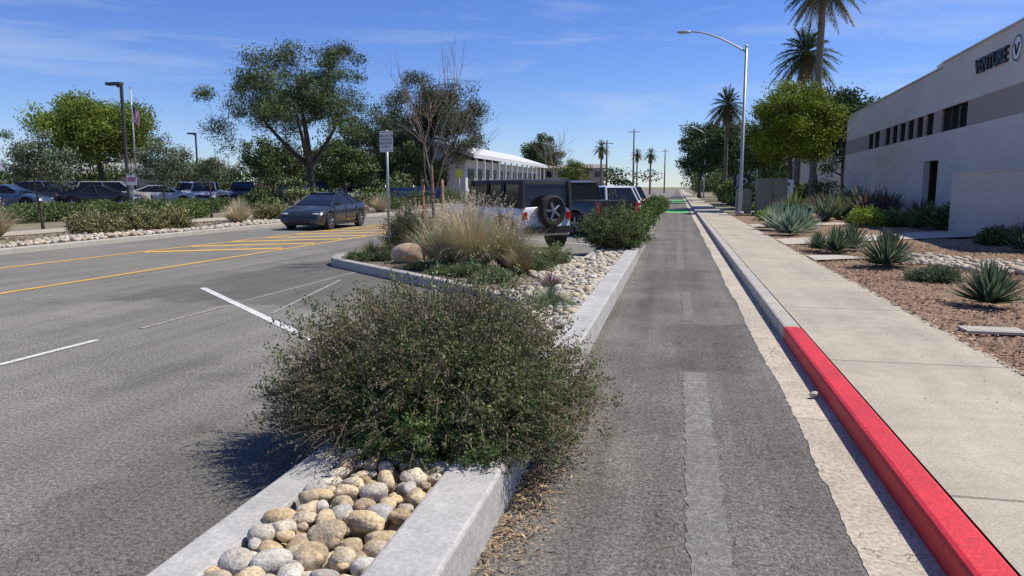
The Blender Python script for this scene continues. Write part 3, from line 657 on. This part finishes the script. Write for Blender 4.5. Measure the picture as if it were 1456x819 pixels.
# ------------------------------------------------------------------ vehicles
def car(name,x,y,head,kind,pm,z=0):
    S=dict(
     sedan=dict(L=4.7,W=1.86,g=.19,top=[(-2.35,.60),(-2.32,.80),(-2.22,.98),(-1.9,1.06),(-1.2,1.0),(.9,.96),(1.3,.92),(1.85,.80),(2.15,.70),(2.3,.58),(2.35,.48)],wx=(-1.42,1.44),r=.34,gh=(-1.98,1.28,-.75,.22,.93,1.44),wr=.58,side=(-1.0,.0)),
     suv=dict(L=4.65,W=1.88,g=.24,top=[(-2.32,.6),(-2.3,.9),(-2.22,1.06),(-1,1.08),(.95,1.06),(1.6,1.0),(2.05,.92),(2.25,.8),(2.32,.6)],wx=(-1.38,1.42),r=.36,gh=(-2.22,1.25,-1.92,.45,1.03,1.70),wr=.66,side=(-1.35,-.35)),
     jeep=dict(L=4.1,W=1.66,g=.42,top=[(-2.05,1.12),(-2.02,1.16),(-1,1.17),(.6,1.17),(.75,1.2),(1.9,1.12),(2.02,1.08),(2.05,1.0)],wx=(-1.35,1.38),r=.43,gh=(-2.02,.78,-1.97,.48,1.14,1.86),wr=.72,side=(-1.05,-.2)),
     pickup=dict(L=5.7,W=1.98,g=.36,top=[(-2.85,1.1),(-2.83,1.2),(-1,1.2),(1.2,1.2),(1.8,1.18),(2.5,1.1),(2.8,1.0),(2.85,.7)],wx=(-1.75,1.85),r=.41,gh=(-.95,1.55,-.8,.75,1.17,1.88),wr=.72,side=(-.3,.45)))[kind]
    L,W,g_,r_=S['L'],S['W'],S['g'],S['r']; hw=W/2; b=MB()
    ra=r_+.07
    xs=set(np.linspace(-L/2,L/2,30).round(3))|set(q for q,_ in S['top'])
    for wx in S['wx']: xs|=set((wx+ra*np.cos(np.linspace(0,pi,15))).round(3))
    xs=np.array(sorted(xs))
    tx,tz=zip(*S['top'])
    rings=[]
    for xx in xs:
        zt=np.interp(xx,tx,tz); zb=g_
        for wx in S['wx']:
            q=ra*ra-(xx-wx)**2
            if q>=0: zb=max(zb,r_+math.sqrt(q)-.02)
        e=max(0,(abs(xx)-.72*L/2)/(.28*L/2))
        w=hw*(1-(.05 if kind in('jeep','pickup') else .16)*e**2.2)
        if e>0 and kind!='jeep': zb=max(zb,g_+.10*e**2)
        zb=min(zb,zt-.12)
        z1=max(zb+.02,.35); z2=max(zb+.04,min(.64,zt-.1)); z2=min(z2,zt-.06); z1=min(z1,z2-.01); zb=min(zb,z1-.01)
        half=[(0,zb),(w*.88,zb),(w*.975,z1),(w*1.0,z2),(w*.985,max(zt-.09,z2+.01)),(w*.93,zt-.015),(w*.80,zt+.005),(0,zt+.025)]
        ring=[(xx,yy,zz) for yy,zz in half]+[(xx,-yy,zz) for yy,zz in half[-2:0:-1]]
        rings.append(ring)
    k=len(rings[0]); V=np.array(rings).reshape(-1,3); F=[]
    for i in range(len(xs)-1):
        for j in range(k): F.append([i*k+j,(i+1)*k+j,(i+1)*k+(j+1)%k,i*k+(j+1)%k])
    F.append(list(range(k))); F.append([(len(xs)-1)*k+j for j in range(k)][::-1])
    b.add(V,F,0,smooth=True)
    b.box((0,0,(g_+.65)/2),(L*.93,W*.76,.65-g_),2)
    xr,xf,xr2,xf2,zb,zr=S['gh']; wb=hw*.92; wr=S['wr']*W/1.86 if kind!='jeep' else .74
    gv=[(xr,-wb,zb),(xf,-wb*.94,zb),(xf,wb*.94,zb),(xr,wb,zb),(xr2,-wr,zr),(xf2,-wr,zr),(xf2,wr,zr),(xr2,wr,zr)]
    b.add(gv,np.array([[0,1,5,4],[1,2,6,5],[2,3,7,6],[3,0,4,7],[4,5,6,7]]),1)
    rm=2 if kind=='jeep' else (1 if name=='sedan_car' and kind=='sedan' else 0)
    o=.04; rt=.10 if kind=='jeep' else .03
    rv=[(xr2-o,-wr-.02,zr-rt),(xf2+o,-wr-.02,zr-rt),(xf2+o,wr+.02,zr-rt),(xr2-o,wr+.02,zr-rt),
        (xr2-o*.5,-wr,zr+.01),(xf2+o*.5,-wr,zr+.01),(xf2+o*.5,wr,zr+.01),(xr2-o*.5,wr,zr+.01),
        (xr2+.15,-wr*.7,zr+.04),(xf2-.15,-wr*.7,zr+.04),(xf2-.15,wr*.7,zr+.04),(xr2+.15,wr*.7,zr+.04)]
    F=[]
    for a in (0,4):
        for j in range(4): F.append([a+j,a+(j+1)%4,a+4+(j+1)%4,a+4+j])
    F.append([8,9,10,11]); b.add(rv,F,rm,smooth=True)
    pw=(.07 if kind=='jeep' else .022 if name=='sedan_car' else .035)
    for sg in (-1,1):
        def sp(xb,xt,m=0,w=pw):
            tb=(xb-xr)/(xf-xr); yb=wb*(1-.06*tb)
            b.tube([(xb,sg*(yb+.004),zb),(xt,sg*(wr+.004),zr-.01)],w,5,m,cap=False)
        dark_p=2 if (kind=='jeep' or name=='sedan_car') else 0
        sp(xf-.02,xf2,dark_p); sp(xr+.02,xr2,dark_p,pw*1.4)
        for q in S['side']: sp(q,(q-xr)/(xf-xr)*(xf2-xr2)+xr2,2)
        b.box((xf-.25,sg*(hw+.09),zb+.08),(.12,.2,.14),2 if kind=='jeep' else 0)
        for q in S['side']:
            b.box((q+.02,sg*hw*.996,(g_+zb)/2+.1),(.012,.02,(zb-g_)*.72),2)
            b.box((q+.2,sg*(hw+.003),zb-.16),(.16,.025,.03),2)
        b.box((0,sg*hw*.96,g_+.03),(S['wx'][1]-S['wx'][0]-2*ra,.06,.08),2)
        for wx in S['wx']:
            wy=hw-.1 if kind!='jeep' else hw+.0
            prof_=[(.10,r_*.55),(.11,r_*.62),(.115,r_*.92),(.09,r_),( -.09,r_),(-.115,r_*.92),(-.11,r_*.5)]
            n=28; an=np.arange(n)*2*pi/n
            V=np.concatenate([np.stack([wx+q[1]*np.cos(an),np.full(n,sg*(wy+q[0])),r_+q[1]*np.sin(an)],1) for q in prof_])
            F=np.array([[i*n+j,i*n+(j+1)%n,(i+1)*n+(j+1)%n,(i+1)*n+j] for i in range(len(prof_)-1) for j in range(n)])
            b.add(V,F,3,smooth=True)
            V=np.concatenate([np.stack([wx+q*np.cos(an),np.full(n,sg*(wy+yy)),r_+q*np.sin(an)],1) for q,yy in ((r_*.64,.10),(r_*.58,.06),(.001,.06))])
            F=np.array([[i*n+j,i*n+(j+1)%n,(i+1)*n+(j+1)%n,(i+1)*n+j] for i in range(2) for j in range(n)])
            b.add(V,F,2,smooth=False)
            for s5 in range(5):
                a=s5*2*pi/5+.3; c_,s_=cos(a),sin(a)
                b.tube([(wx,sg*(wy+.095),r_),(wx+c_*r_*.6,sg*(wy+.09),r_+s_*r_*.6)],[.05,.035],5,4)
            if kind in('jeep',):
                a=np.linspace(.15,pi-.15,12); V=[]
                for t in a:
                    for (rr,yo) in ((ra+.03,hw-.02),(ra+.05,hw+.13),(ra+.0,hw+.14)): V.append((wx+rr*1.02*cos(t),sg*yo,r_+rr*sin(t)*1.0))
                b.add(V,[[i*3+j,(i+1)*3+j,(i+1)*3+j+1,i*3+j+1] for i in range(11) for j in range(2)],2,smooth=True)
    v,f=ico(2); E=L/2
    if kind=='jeep':
        for sg in(-1,1):
            b.add(v*np.array([.05,.1,.1])+np.array([E+.0,sg*.5,.98]),f,5,smooth=True)
            b.box((-E-.02,sg*.72,.95),(.07,.13,.2),6)
        for i in range(7): b.box((E+.005,-.24+i*.08,.93),(.02,.03,.28),2)
        b.box((E+.12,0,.58),(.2,1.6,.2),2); b.box((-E-.1,0,.58),(.16,1.55,.18),2)
        n=28; an=np.arange(n)*2*pi/n; px=[(-.0,.2),(.0,.36),(-.04,.41),(-.2,.41),(-.24,.36),(-.22,.25),(-.18,.22),(-.18,.001)]
        V=np.concatenate([np.stack([np.full(n,-E-.04+q[0]),-.05+q[1]*np.cos(an),1.08+q[1]*np.sin(an)],1) for q in px])
        b.add(V,np.array([[i*n+j,i*n+(j+1)%n,(i+1)*n+(j+1)%n,(i+1)*n+j] for i in range(5) for j in range(n)]),3,smooth=True)
        b.add(V,np.array([[i*n+j,i*n+(j+1)%n,(i+1)*n+(j+1)%n,(i+1)*n+j] for i in (5,6) for j in range(n)]),2)
        for s5 in range(5):
            a=s5*2*pi/5; b.tube([(-E-.24,-.05,1.08),(-E-.23,-.05+cos(a)*.23,1.08+sin(a)*.23)],.035,5,4)
        b.box((-E-.03,.48,.82),(.02,.3,.15),7)
    else:
        zh=S['top'][-3][1]-.02
        for sg in(-1,1):
            b.add(v*np.array([.14,.17,.05])+np.array([E-.19,sg*hw*.70,zh-.04]),f,5,smooth=True)
            if kind=='pickup': b.box((-E-.005,sg*hw*.88,.98),(.05,.14,.34),6)
            else: b.add(v*np.array([.14,.24,.09])+np.array([-E+.12,sg*hw*.72,S['top'][1][1]+(.02 if kind=='sedan' else .0)]),f,6,smooth=True)
        b.box((E-.03,0,.36),(.1,W*.5,.14),2)
        if kind!='sedan': b.box((E-.02,0,.68 if kind=='suv' else .85),(.08,W*.48,.2 if kind=='suv' else .32),2)
        b.box((-E+.02,0,.42),(.1,W*.72,.18),2)
        b.box((-E-.01,0,.62 if kind!='pickup' else .6),(.03,.34,.16),7)
        if kind=='pickup':
            b.box((-1.9,0,1.215),(1.75,W*.8,.03),2); b.box((-E-.06,0,.56),(.16,W*.9,.2),4)
    return b.build(name,[pm,m_glass,m_black,m_tire,m_rim,m_lamp,m_redlight,m_sign],loc=(x,y,z),rot=head,sharp=40)
p_dk=paint('paint_dark_grey',(.026,.028,.030)); p_w=paint('paint_white',(.75,.75,.74)); p_bk=paint('paint_black',(.012,.012,.014))
p_sv=paint('paint_silver',(.45,.46,.47)); p_bg=paint('paint_beige',(.38,.34,.28)); p_bl=paint('paint_blue',(.04,.07,.14)); p_rd=paint('paint_maroon',(.15,.02,.02))
car('sedan_car',-14.4,28.8,radians(-90),'sedan',p_dk)
hd=math.atan2(.69,-.72)
def angpark(name,rx,ry,L,kind,pm): car(name,rx-.72*L/2,ry+.69*L/2,hd,kind,pm)
angpark('off_road_vehicle',-3.35,19.3,4.1,'jeep',p_w)
angpark('pickup_truck',-2.0,25.8,5.7,'pickup',p_bk)
angpark('parked_suv',-2.05,30.2,4.65,'suv',p_w)
angpark('parked_suv',-2.2,35.5,4.65,'suv',p_w)
angpark('parked_car',-2.4,39.5,4.7,'sedan',p_bk)
angpark('parked_suv',-2.3,43.5,4.65,'suv',p_dk)
angpark('parked_car',-2.4,51.5,4.7,'sedan',p_sv)
for nm,x,y,h,kd,pm in [('parked_car',-39.6,37.4,20,'sedan',p_bl),('parked_car',-38.9,41.0,35,'sedan',p_dk),('parked_suv',-37.7,44,30,'suv',p_bg),('parked_suv',-41.5,43,30,'suv',p_bk),
    ('parked_car',-35.8,46.4,30,'sedan',p_sv),('parked_suv',-33.2,47.6,-60,'suv',p_sv),('parked_suv',-32.6,51.5,-55,'suv',p_bk),('parked_car',-31.2,55.5,-50,'sedan',p_dk),
    ('parked_suv',-30.5,59.5,-50,'suv',p_bk),('parked_car',-45,43,30,'sedan',p_w),('parked_suv',-49,42,30,'suv',p_dk),('parked_car',-29.5,64,-50,'sedan',p_w),
    ('parked_suv',-42,47.5,30,'suv',p_dk),('parked_car',-38.5,49.5,30,'sedan',p_bk),('parked_suv',-37,53,30,'suv',p_w),('parked_car',-36.6,41.4,30,'sedan',p_bk),('parked_suv',-46,47,30,'suv',p_bl),('parked_car',-34.5,57,-50,'sedan',p_rd)]:
    car(nm,x,y,radians(h),kd,pm,ZL)

# ------------------------------------------------------------------ street furniture
def street_lamp(x,y,H=9.0):
    b=MB(); b.tube([(0,0,.1),(0,0,.5),(0,0,H)],[.13,.10,.065],12,0)
    b.tube([(0,0,.1),(0,0,.28)],[.22,.2],12,1)
    t=np.linspace(0,1,10); pts=[(-3.0*q,0,H-.35+1.15*sin(q*pi/2)) for q in t]
    b.tube(pts,np.linspace(.05,.035,10),8,0)
    hx=-3.0; v,f=ico(3)
    b.add(v*np.array([.38,.15,.075])+np.array([hx-.25,0,H+.80]),f,0,smooth=True)
    b.box((hx-.3,0,H+.73),(.4,.2,.04),2)
    b.tube([(0,0,H-.12),(0,0,H+.02)],[.09,.05],10,0)
    b.build('street_lamp',[m_metal,m_curb,m_lamp],loc=(x,y,.1))
street_lamp(3.35,42); street_lamp(3.5,104)
def lot_lamp(x,y,H):
    b=MB(); b.box((0,0,H/2),(.14,.14,H),0); b.tube([(0,0,0),(0,0,.6)],.28,12,1); b.box((-.45,0,H+.02),(.95,.36,.16),0); b.box((-.15,0,H-.12),(.3,.1,.12),0)
    b.build('parking_lot_lamp',[m_dpole,m_curb],loc=(x,y,0),bevel=.01)
lot_lamp(-31.6,38,7.6); lot_lamp(-51,72,7.4)
def text(body,size,loc,rot,mat,parent=None,ext=.003,name='lettering',align='CENTER'):
    c=bpy.data.curves.new(name,'FONT'); c.body=body; c.size=size; c.extrude=ext; c.align_x=align; c.align_y='CENTER'; c.space_line=.9
    o=bpy.data.objects.new(name,c); sc.collection.objects.link(o); o.location=loc; o.rotation_euler=rot; c.materials.append(mat)
    if parent: o.parent=parent
    return o
b=MB(); b.tube([(0,0,0),(0,0,2.85)],.03,8,0); b.box((0,-.035,2.6),(.31,.006,.46),1); b.box((0,-.0395,2.8),(.27,.002,.008),2); b.box((0,-.0395,2.4),(.27,.002,.008),2)
sg=b.build('traffic_sign',[m_metal,m_sign,m_signblk],loc=(-6.35,15.75,.1))
text('BACK IN\nANGLE\nPARKING\nONLY',.088,(0,-.042,2.6),(radians(90),0,0),m_signblk,sg,.001)
b=MB(); b.tube([(0,0,0),(0,0,2.6)],.035,8,0); s2=.45
b.add([(0,-.04,2.7-s2),(s2,-.04,2.7),(0,-.04,2.7+s2),(-s2,-.04,2.7)],[[0,1,2,3]],1); b.add([(0,-.03,2.7-s2),(s2,-.03,2.7),(0,-.03,2.7+s2),(-s2,-.03,2.7)],[[3,2,1,0]],0)
b.build('crossing_sign',[m_metal,M('sign_yellow',(.6,.62,.05),.5)],loc=(-17.8,60,.1))
b=MB(); b.box((0,0,.1),(1.9,1.1,.2),1); b.box((0,0,1.1),(1.6,.85,1.8),0); b.box((0,0,2.02),(1.7,.95,.05),0); b.box((0,-.435,1.1),(.02,.02,1.6),2); b.box((.1,-.45,1.1),(.04,.04,.2),2)
b.box((-1.45,.1,.75),(.8,.7,1.3),0); b.box((-1.45,.1,1.42),(.86,.76,.04),0)
b.build('utility_cabinet',[m_cab,m_curb,m_signblk],loc=(5.1,43.5,.1),bevel=.015)
b=MB(); b.box((0,0,1.35),(1.3,.3,2.5),0); b.box((0,0,.1),(1.6,.5,.2),1)
o=b.build('monument_sign',[M('sign_dark_green',(.03,.035,.03),.5),m_curb],loc=(5.0,62,.1),bevel=.02)
text('Jo',1.2,(0,-.16,2.1),(radians(90),0,0),m_sign,o)
b=MB(); b.box((0,0,1.5),(1.7,.1,1.1),0); b.box((-.7,0,.5),(.1,.1,1.0),1); b.box((.7,0,.5),(.1,.1,1.0),1); b.box((0,-.053,1.75),(1.3,.005,.2),2); b.box((0,-.053,1.4),(1.1,.005,.1),2)
b.build('notice_board',[m_sign,m_metal,M('sign_green',(.03,.2,.08),.5)],loc=(6.2,49,.1))
b=MB()
b.box((0,0,1.0),(4.6,.04,.8),0)
for q in (-2.3,0,2.3): b.tube([(q,.05,0),(q,.05,1.6)],.04,8,1)
o=b.build('banner_fence',[m_blue,m_metal],loc=(-20.6,56.5,.25),rot=radians(8)); text('COMMUNITY SCHOOL',.3,(0,-.03,1.0),(radians(90),0,0),m_path,o)
b=MB(); b.tube([(0,0,0),(0,0,8.7)],[.07,.04],8,0); b.add(ico(1)[0]*.08+np.array([0,0,8.75]),ico(1)[1],0)
V=[];C=[];nu,nv=14,14
for i in range(nu):
    for j in range(nv):
        a=i/(nu-1);c_=j/(nv-1); V.append((.06+.75*a*.7,.14*sin(a*9+c_*2)*a,7.6-1.2*c_-.75*a*(1-.3*c_)))
        C.append((.03,.05,.2) if (a<.42 and c_<.5) else ((.5,.03,.04) if j%2 else (.7,.7,.7)))
F=np.array([[i*nv+j,i*nv+j+1,(i+1)*nv+j+1,(i+1)*nv+j] for i in range(nu-1) for j in range(nv-1)])
b.add(V,F,1,np.array(C)); b.build('flag_pole',[m_metal,m_attr],loc=(-38.5,47.2,0))
for (x,y,H) in [(-8.6,150,13),(-12.5,135,10),(-3.5,210,12),(-9,260,13)]:
    b=MB(); b.tube([(0,0,0),(0,0,H)],[.2,.13],8,0,(.15,.1,.07)); b.box((0,0,H-.6),(2.2,.12,.12),0,(.15,.1,.07)); b.build('utility_pole',[m_attr],loc=(x,y,0))
b=MB(); b.tube([(0,0,0),(0,0,2.3)],.04,8,0); b.box((0,-.05,2.0),(.5,.03,.6),1); b.box((0,-.067,2.0),(.4,.004,.22),2); b.build('parking_sign',[m_metal,m_sign,M('sign_pink',(.45,.12,.3),.5)],loc=(-28.6,34.7,.1),rot=radians(30))

# ------------------------------------------------------------------ buildings
root=bpy.data.objects.new('stucco_building',None); sc.collection.objects.link(root)
Y0=22; th=-math.atan(.0468); root.location=(10.47+.0468*Y0,Y0,0); root.rotation_euler=(0,0,th)
Ln=45.2; b=MB()
ent=(18,20.6)
b.box((.15,ent[0]/2,2.15),(.3,ent[0],4.3)); b.box((.15,(ent[1]+Ln)/2,2.15),(.3,Ln-ent[1],4.3)); b.box((.15,sum(ent)/2,3.65),(.3,ent[1]-ent[0],1.3))
b.box((.15,9.2,6.5),(.3,18.4,2.2)); b.box((.17,(18.4+Ln)/2,6.4),(.3,Ln-18.4,2.0))
b.box((12.5,Ln-.15,3.6),(24.3,.3,7.2)); b.box((12.5,.15,3.7),(24.3,.3,7.4)); b.box((24.8,Ln/2,3.6),(.3,Ln,7.2))
b.box((12.5,Ln/2,7.0),(24,Ln-.7,.1))
b.box((1.2,18.6,3.0),(2,.2,6))
b.build('walls',[m_stucco],parent=root)
b=MB()
wins=[(14.2,18.0)]+[(19.4+i*1.9,20.8+i*1.9) for i in range(6)]+[(32.0,33.6),(34.0,35.6)]
prev=0
for a,c in wins:
    b.box((.155,(prev+a)/2,4.85),(.3,a-prev,1.1)); prev=c
b.box((.155,(prev+Ln)/2,4.85),(.3,Ln-prev,1.1))
b.build('band',[m_taupe],parent=root)
b=MB()
for a,c in wins:
    b.box((.24,(a+c)/2,4.85),(.02,c-a,1.1),0)
    b.box((.15,(a+c)/2,4.32),(.16,c-a,.04),1); b.box((.15,(a+c)/2,5.38),(.16,c-a,.04),1)
    for q in np.linspace(a+.03,c-.03,max(2,int((c-a)/1.2)+1)): b.box((.16,q,4.85),(.14,.05,1.02),1)
b.box((1.1,sum(ent)/2,1.5),(.05,ent[1]-ent[0],3),0)
for q in (ent[0]+.05,sum(ent)/2,ent[1]-.05): b.box((1.05,q,1.5),(.08,.08,3),1)
b.build('windows',[m_win,m_signblk],parent=root)
b=MB(); b.box((.14,9.2,7.63),(.42,18.5,.07)); b.box((.14,(18.5+Ln)/2,7.43),(.42,Ln-18.5,.07)); b.box((1.0,19.5,7.55),(1.5,2.0,.5)); b.build('coping',[m_stucco],parent=root)
t_=text('VENTURE',.82,(-.06,11.6,6.62),(radians(90),0,radians(-90)),m_signblk,root,.05); t_.data.offset=.012
b=MB(); an=np.arange(36)*2*pi/36
b.add([(-.06,8.95+.48*cos(a),6.68+.48*sin(a)) for a in an]+[(-.0,8.95+.48*cos(a),6.68+.48*sin(a)) for a in an],[list(range(36))]+[[i,(i+1)%36,36+(i+1)%36,36+i] for i in range(36)],0)
b.add([(-.065,8.95+q*cos(a),6.68+q*sin(a)) for q in (.47,.40) for a in an],[[i,(i+1)%36,36+(i+1)%36,36+i] for i in range(36)],1)
b.tube([(-.07,9.15,6.85),(-.07,8.95,6.45),(-.07,8.75,6.85)],.035,4,1)
b.build('logo_disc',[m_sign,m_signblk],parent=root)
b=MB(); b.box((9.45,20.6,1.08),(.22,16.2,2.16)); b.box((10.6,28.6,1.08),(2.1,.22,2.16)); b.box((9.45,20.6,2.18),(.28,16.26,.06)); b.box((10.7,28.6,2.18),(2.2,.28,.06)); b.build('stucco_wall',[m_stucco2],bevel=.01)

root=bpy.data.objects.new('school_building',None); sc.collection.objects.link(root); root.location=(-20.5,71,0)
b=MB(); b.box((-3.5,20,2.2),(7,40,4.4),0)
b.add([(1.2,-1,4.5),(1.2,41,4.5),(-3.6,41,6.0),(-3.6,-1,6.0),(1.2,-1,4.9),(1.2,41,4.9),(-3.6,41,6.4),(-3.6,-1,6.4)],np.array([[0,1,2,3],[4,7,6,5],[0,4,5,1],[3,2,6,7],[0,3,7,4],[1,5,6,2]]),1)
b.add([(-7,0,4.4),(0.01,0,4.4),(-3.6,0,6.0)],[[0,1,2]],0)
b.add([(-3.6,-1,6.4),(-3.6,41,6.4),(-8,41,4.6),(-8,-1,4.6)],[[0,1,2,3]],2)
b.build('shell',[M('white_wall',(.70,.68,.63),.9),M('roof_pale',(.60,.61,.61),.7),M('roof_grey',(.25,.25,.25),.9)],parent=root)
b=MB()
for i in range(12): b.box((.03,2.2+i*3.2,2.6),(.06,2.3,1.9),0)
for i in range(2): b.box((-5.5+i*2.8,-.03,2.6),(1.7,.06,1.6),0)
b.build('windows',[m_win],parent=root)
b=MB()
for i in range(13): b.box((1.0,.6+i*3.2,2.25),(.18,.18,4.5),0)
b.build('columns',[m_sign],parent=root)
def house(name,x,y,w,d,h,rh,col,rcol,rot=0,storeys=1):
    b=MB(); b.box((0,0,h/2),(w,d,h),0,col)
    e=.5
    b.add([(-w/2-e,-d/2-e,h),(w/2+e,-d/2-e,h),(w/2+e,d/2+e,h),(-w/2-e,d/2+e,h),(-w/2-e,0,h+rh),(w/2+e,0,h+rh)],[[0,1,5,4],[2,3,4,5],[1,2,5],[3,0,4],[0,3,2,1]],0,rcol)
    for s_ in range(storeys):
        n=int(w/2.2)
        for i in range(n):
            b.box((-w/2+(i+.5)*w/n,-d/2-.02,1.5+s_*2.8),(w/n*.5,.06,1.2),1); b.box((-w/2+(i+.5)*w/n,-d/2-.06,.85+s_*2.8),(w/n*.56,.06,.06),0,(.6,.6,.58))
    b.build(name,[m_attr,m_win],loc=(x,y,0),rot=rot)
house('apartment_building',-23,160,15,10,5.6,.9,(.40,.34,.27),(.28,.24,.20),.1,2)
house('bungalow',-61,70,14,9,3.0,1.3,(.5,.48,.44),(.32,.3,.28),.5)
house('bungalow',-78,62,16,9,3.2,1.5,(.42,.42,.44),(.30,.33,.38),.6)
house('bungalow',-40,112,18,10,5.5,2.0,(.45,.40,.33),(.24,.18,.14),.2)
b=MB(); b.box((-20,0,3.2),(12,40,6.4),0,(.5,.48,.44)) ; b.build('commercial_building',[m_attr],loc=(36,110,0))

# ------------------------------------------------------------------ light
el=radians(55); az=radians(64)
wd=bpy.data.worlds.new('World'); sc.world=wd; wd.use_nodes=True; nt=wd.node_tree; N=nt.nodes; Lk=nt.links
bg=N['Background']; sky=N.new('ShaderNodeTexSky'); sky.sky_type='NISHITA'; sky.sun_disc=False; sky.sun_elevation=el; sky.sun_rotation=az
sky.air_density=1.0; sky.dust_density=.0; sky.ozone_density=1.6; sky.altitude=500
hs=N.new('ShaderNodeHueSaturation'); hs.inputs['Saturation'].default_value=1.18; hs.inputs['Hue'].default_value=.508; Lk.new(sky.outputs[0],hs.inputs['Color'])
tn=N.new('ShaderNodeMixRGB'); tn.blend_type='MULTIPLY'; tn.inputs[0].default_value=1; Lk.new(hs.outputs[0],tn.inputs[1]); tn.inputs[2].default_value=(.74,.86,1.25,1)
tc=N.new('ShaderNodeTexCoord'); mp=N.new('ShaderNodeMapping'); mp.inputs['Scale'].default_value=(1.2,1.2,9); mp.inputs['Rotation'].default_value=(radians(8),radians(-10),0); mp.inputs['Location'].default_value=(.6,.2,.9); Lk.new(tc.outputs['Generated'],mp.inputs[0])
no=N.new('ShaderNodeTexNoise'); no.inputs['Scale'].default_value=2.2; no.inputs['Detail'].default_value=7; no.inputs['Roughness'].default_value=.58; no.inputs['Distortion'].default_value=.6; Lk.new(mp.outputs[0],no.inputs['Vector'])
mr=N.new('ShaderNodeMapRange'); Lk.new(no.outputs[0],mr.inputs[0]); mr.inputs[1].default_value=.50; mr.inputs[2].default_value=.80; mr.inputs[3].default_value=0; mr.inputs[4].default_value=.5
mx=N.new('ShaderNodeMixRGB'); Lk.new(mr.outputs[0],mx.inputs[0]); Lk.new(tn.outputs[0],mx.inputs[1]); mx.inputs[2].default_value=(6.5,7.2,8.2,1)
Lk.new(mx.outputs[0],bg.inputs[0]); bg.inputs[1].default_value=.108
sl=bpy.data.lights.new('sun','SUN'); sl.energy=5.0; sl.angle=radians(.5); sl.color=(1,.94,.84)
so=bpy.data.objects.new('sun',sl); sc.collection.objects.link(so)
from mathutils import Vector
d=Vector((sin(az)*cos(el),cos(az)*cos(el),sin(el))); so.rotation_euler=d.to_track_quat('Z','Y').to_euler(); so.location=(20,20,40)
cam=bpy.data.cameras.new('camera'); co=bpy.data.objects.new('camera',cam); sc.collection.objects.link(co); sc.camera=co
cam.sensor_width=36; cam.lens=25.96; cam.clip_end=5000; cam.clip_start=.05
co.location=(0,0,1.7); co.rotation_euler=(radians(90-7.8),0,radians(12.5))
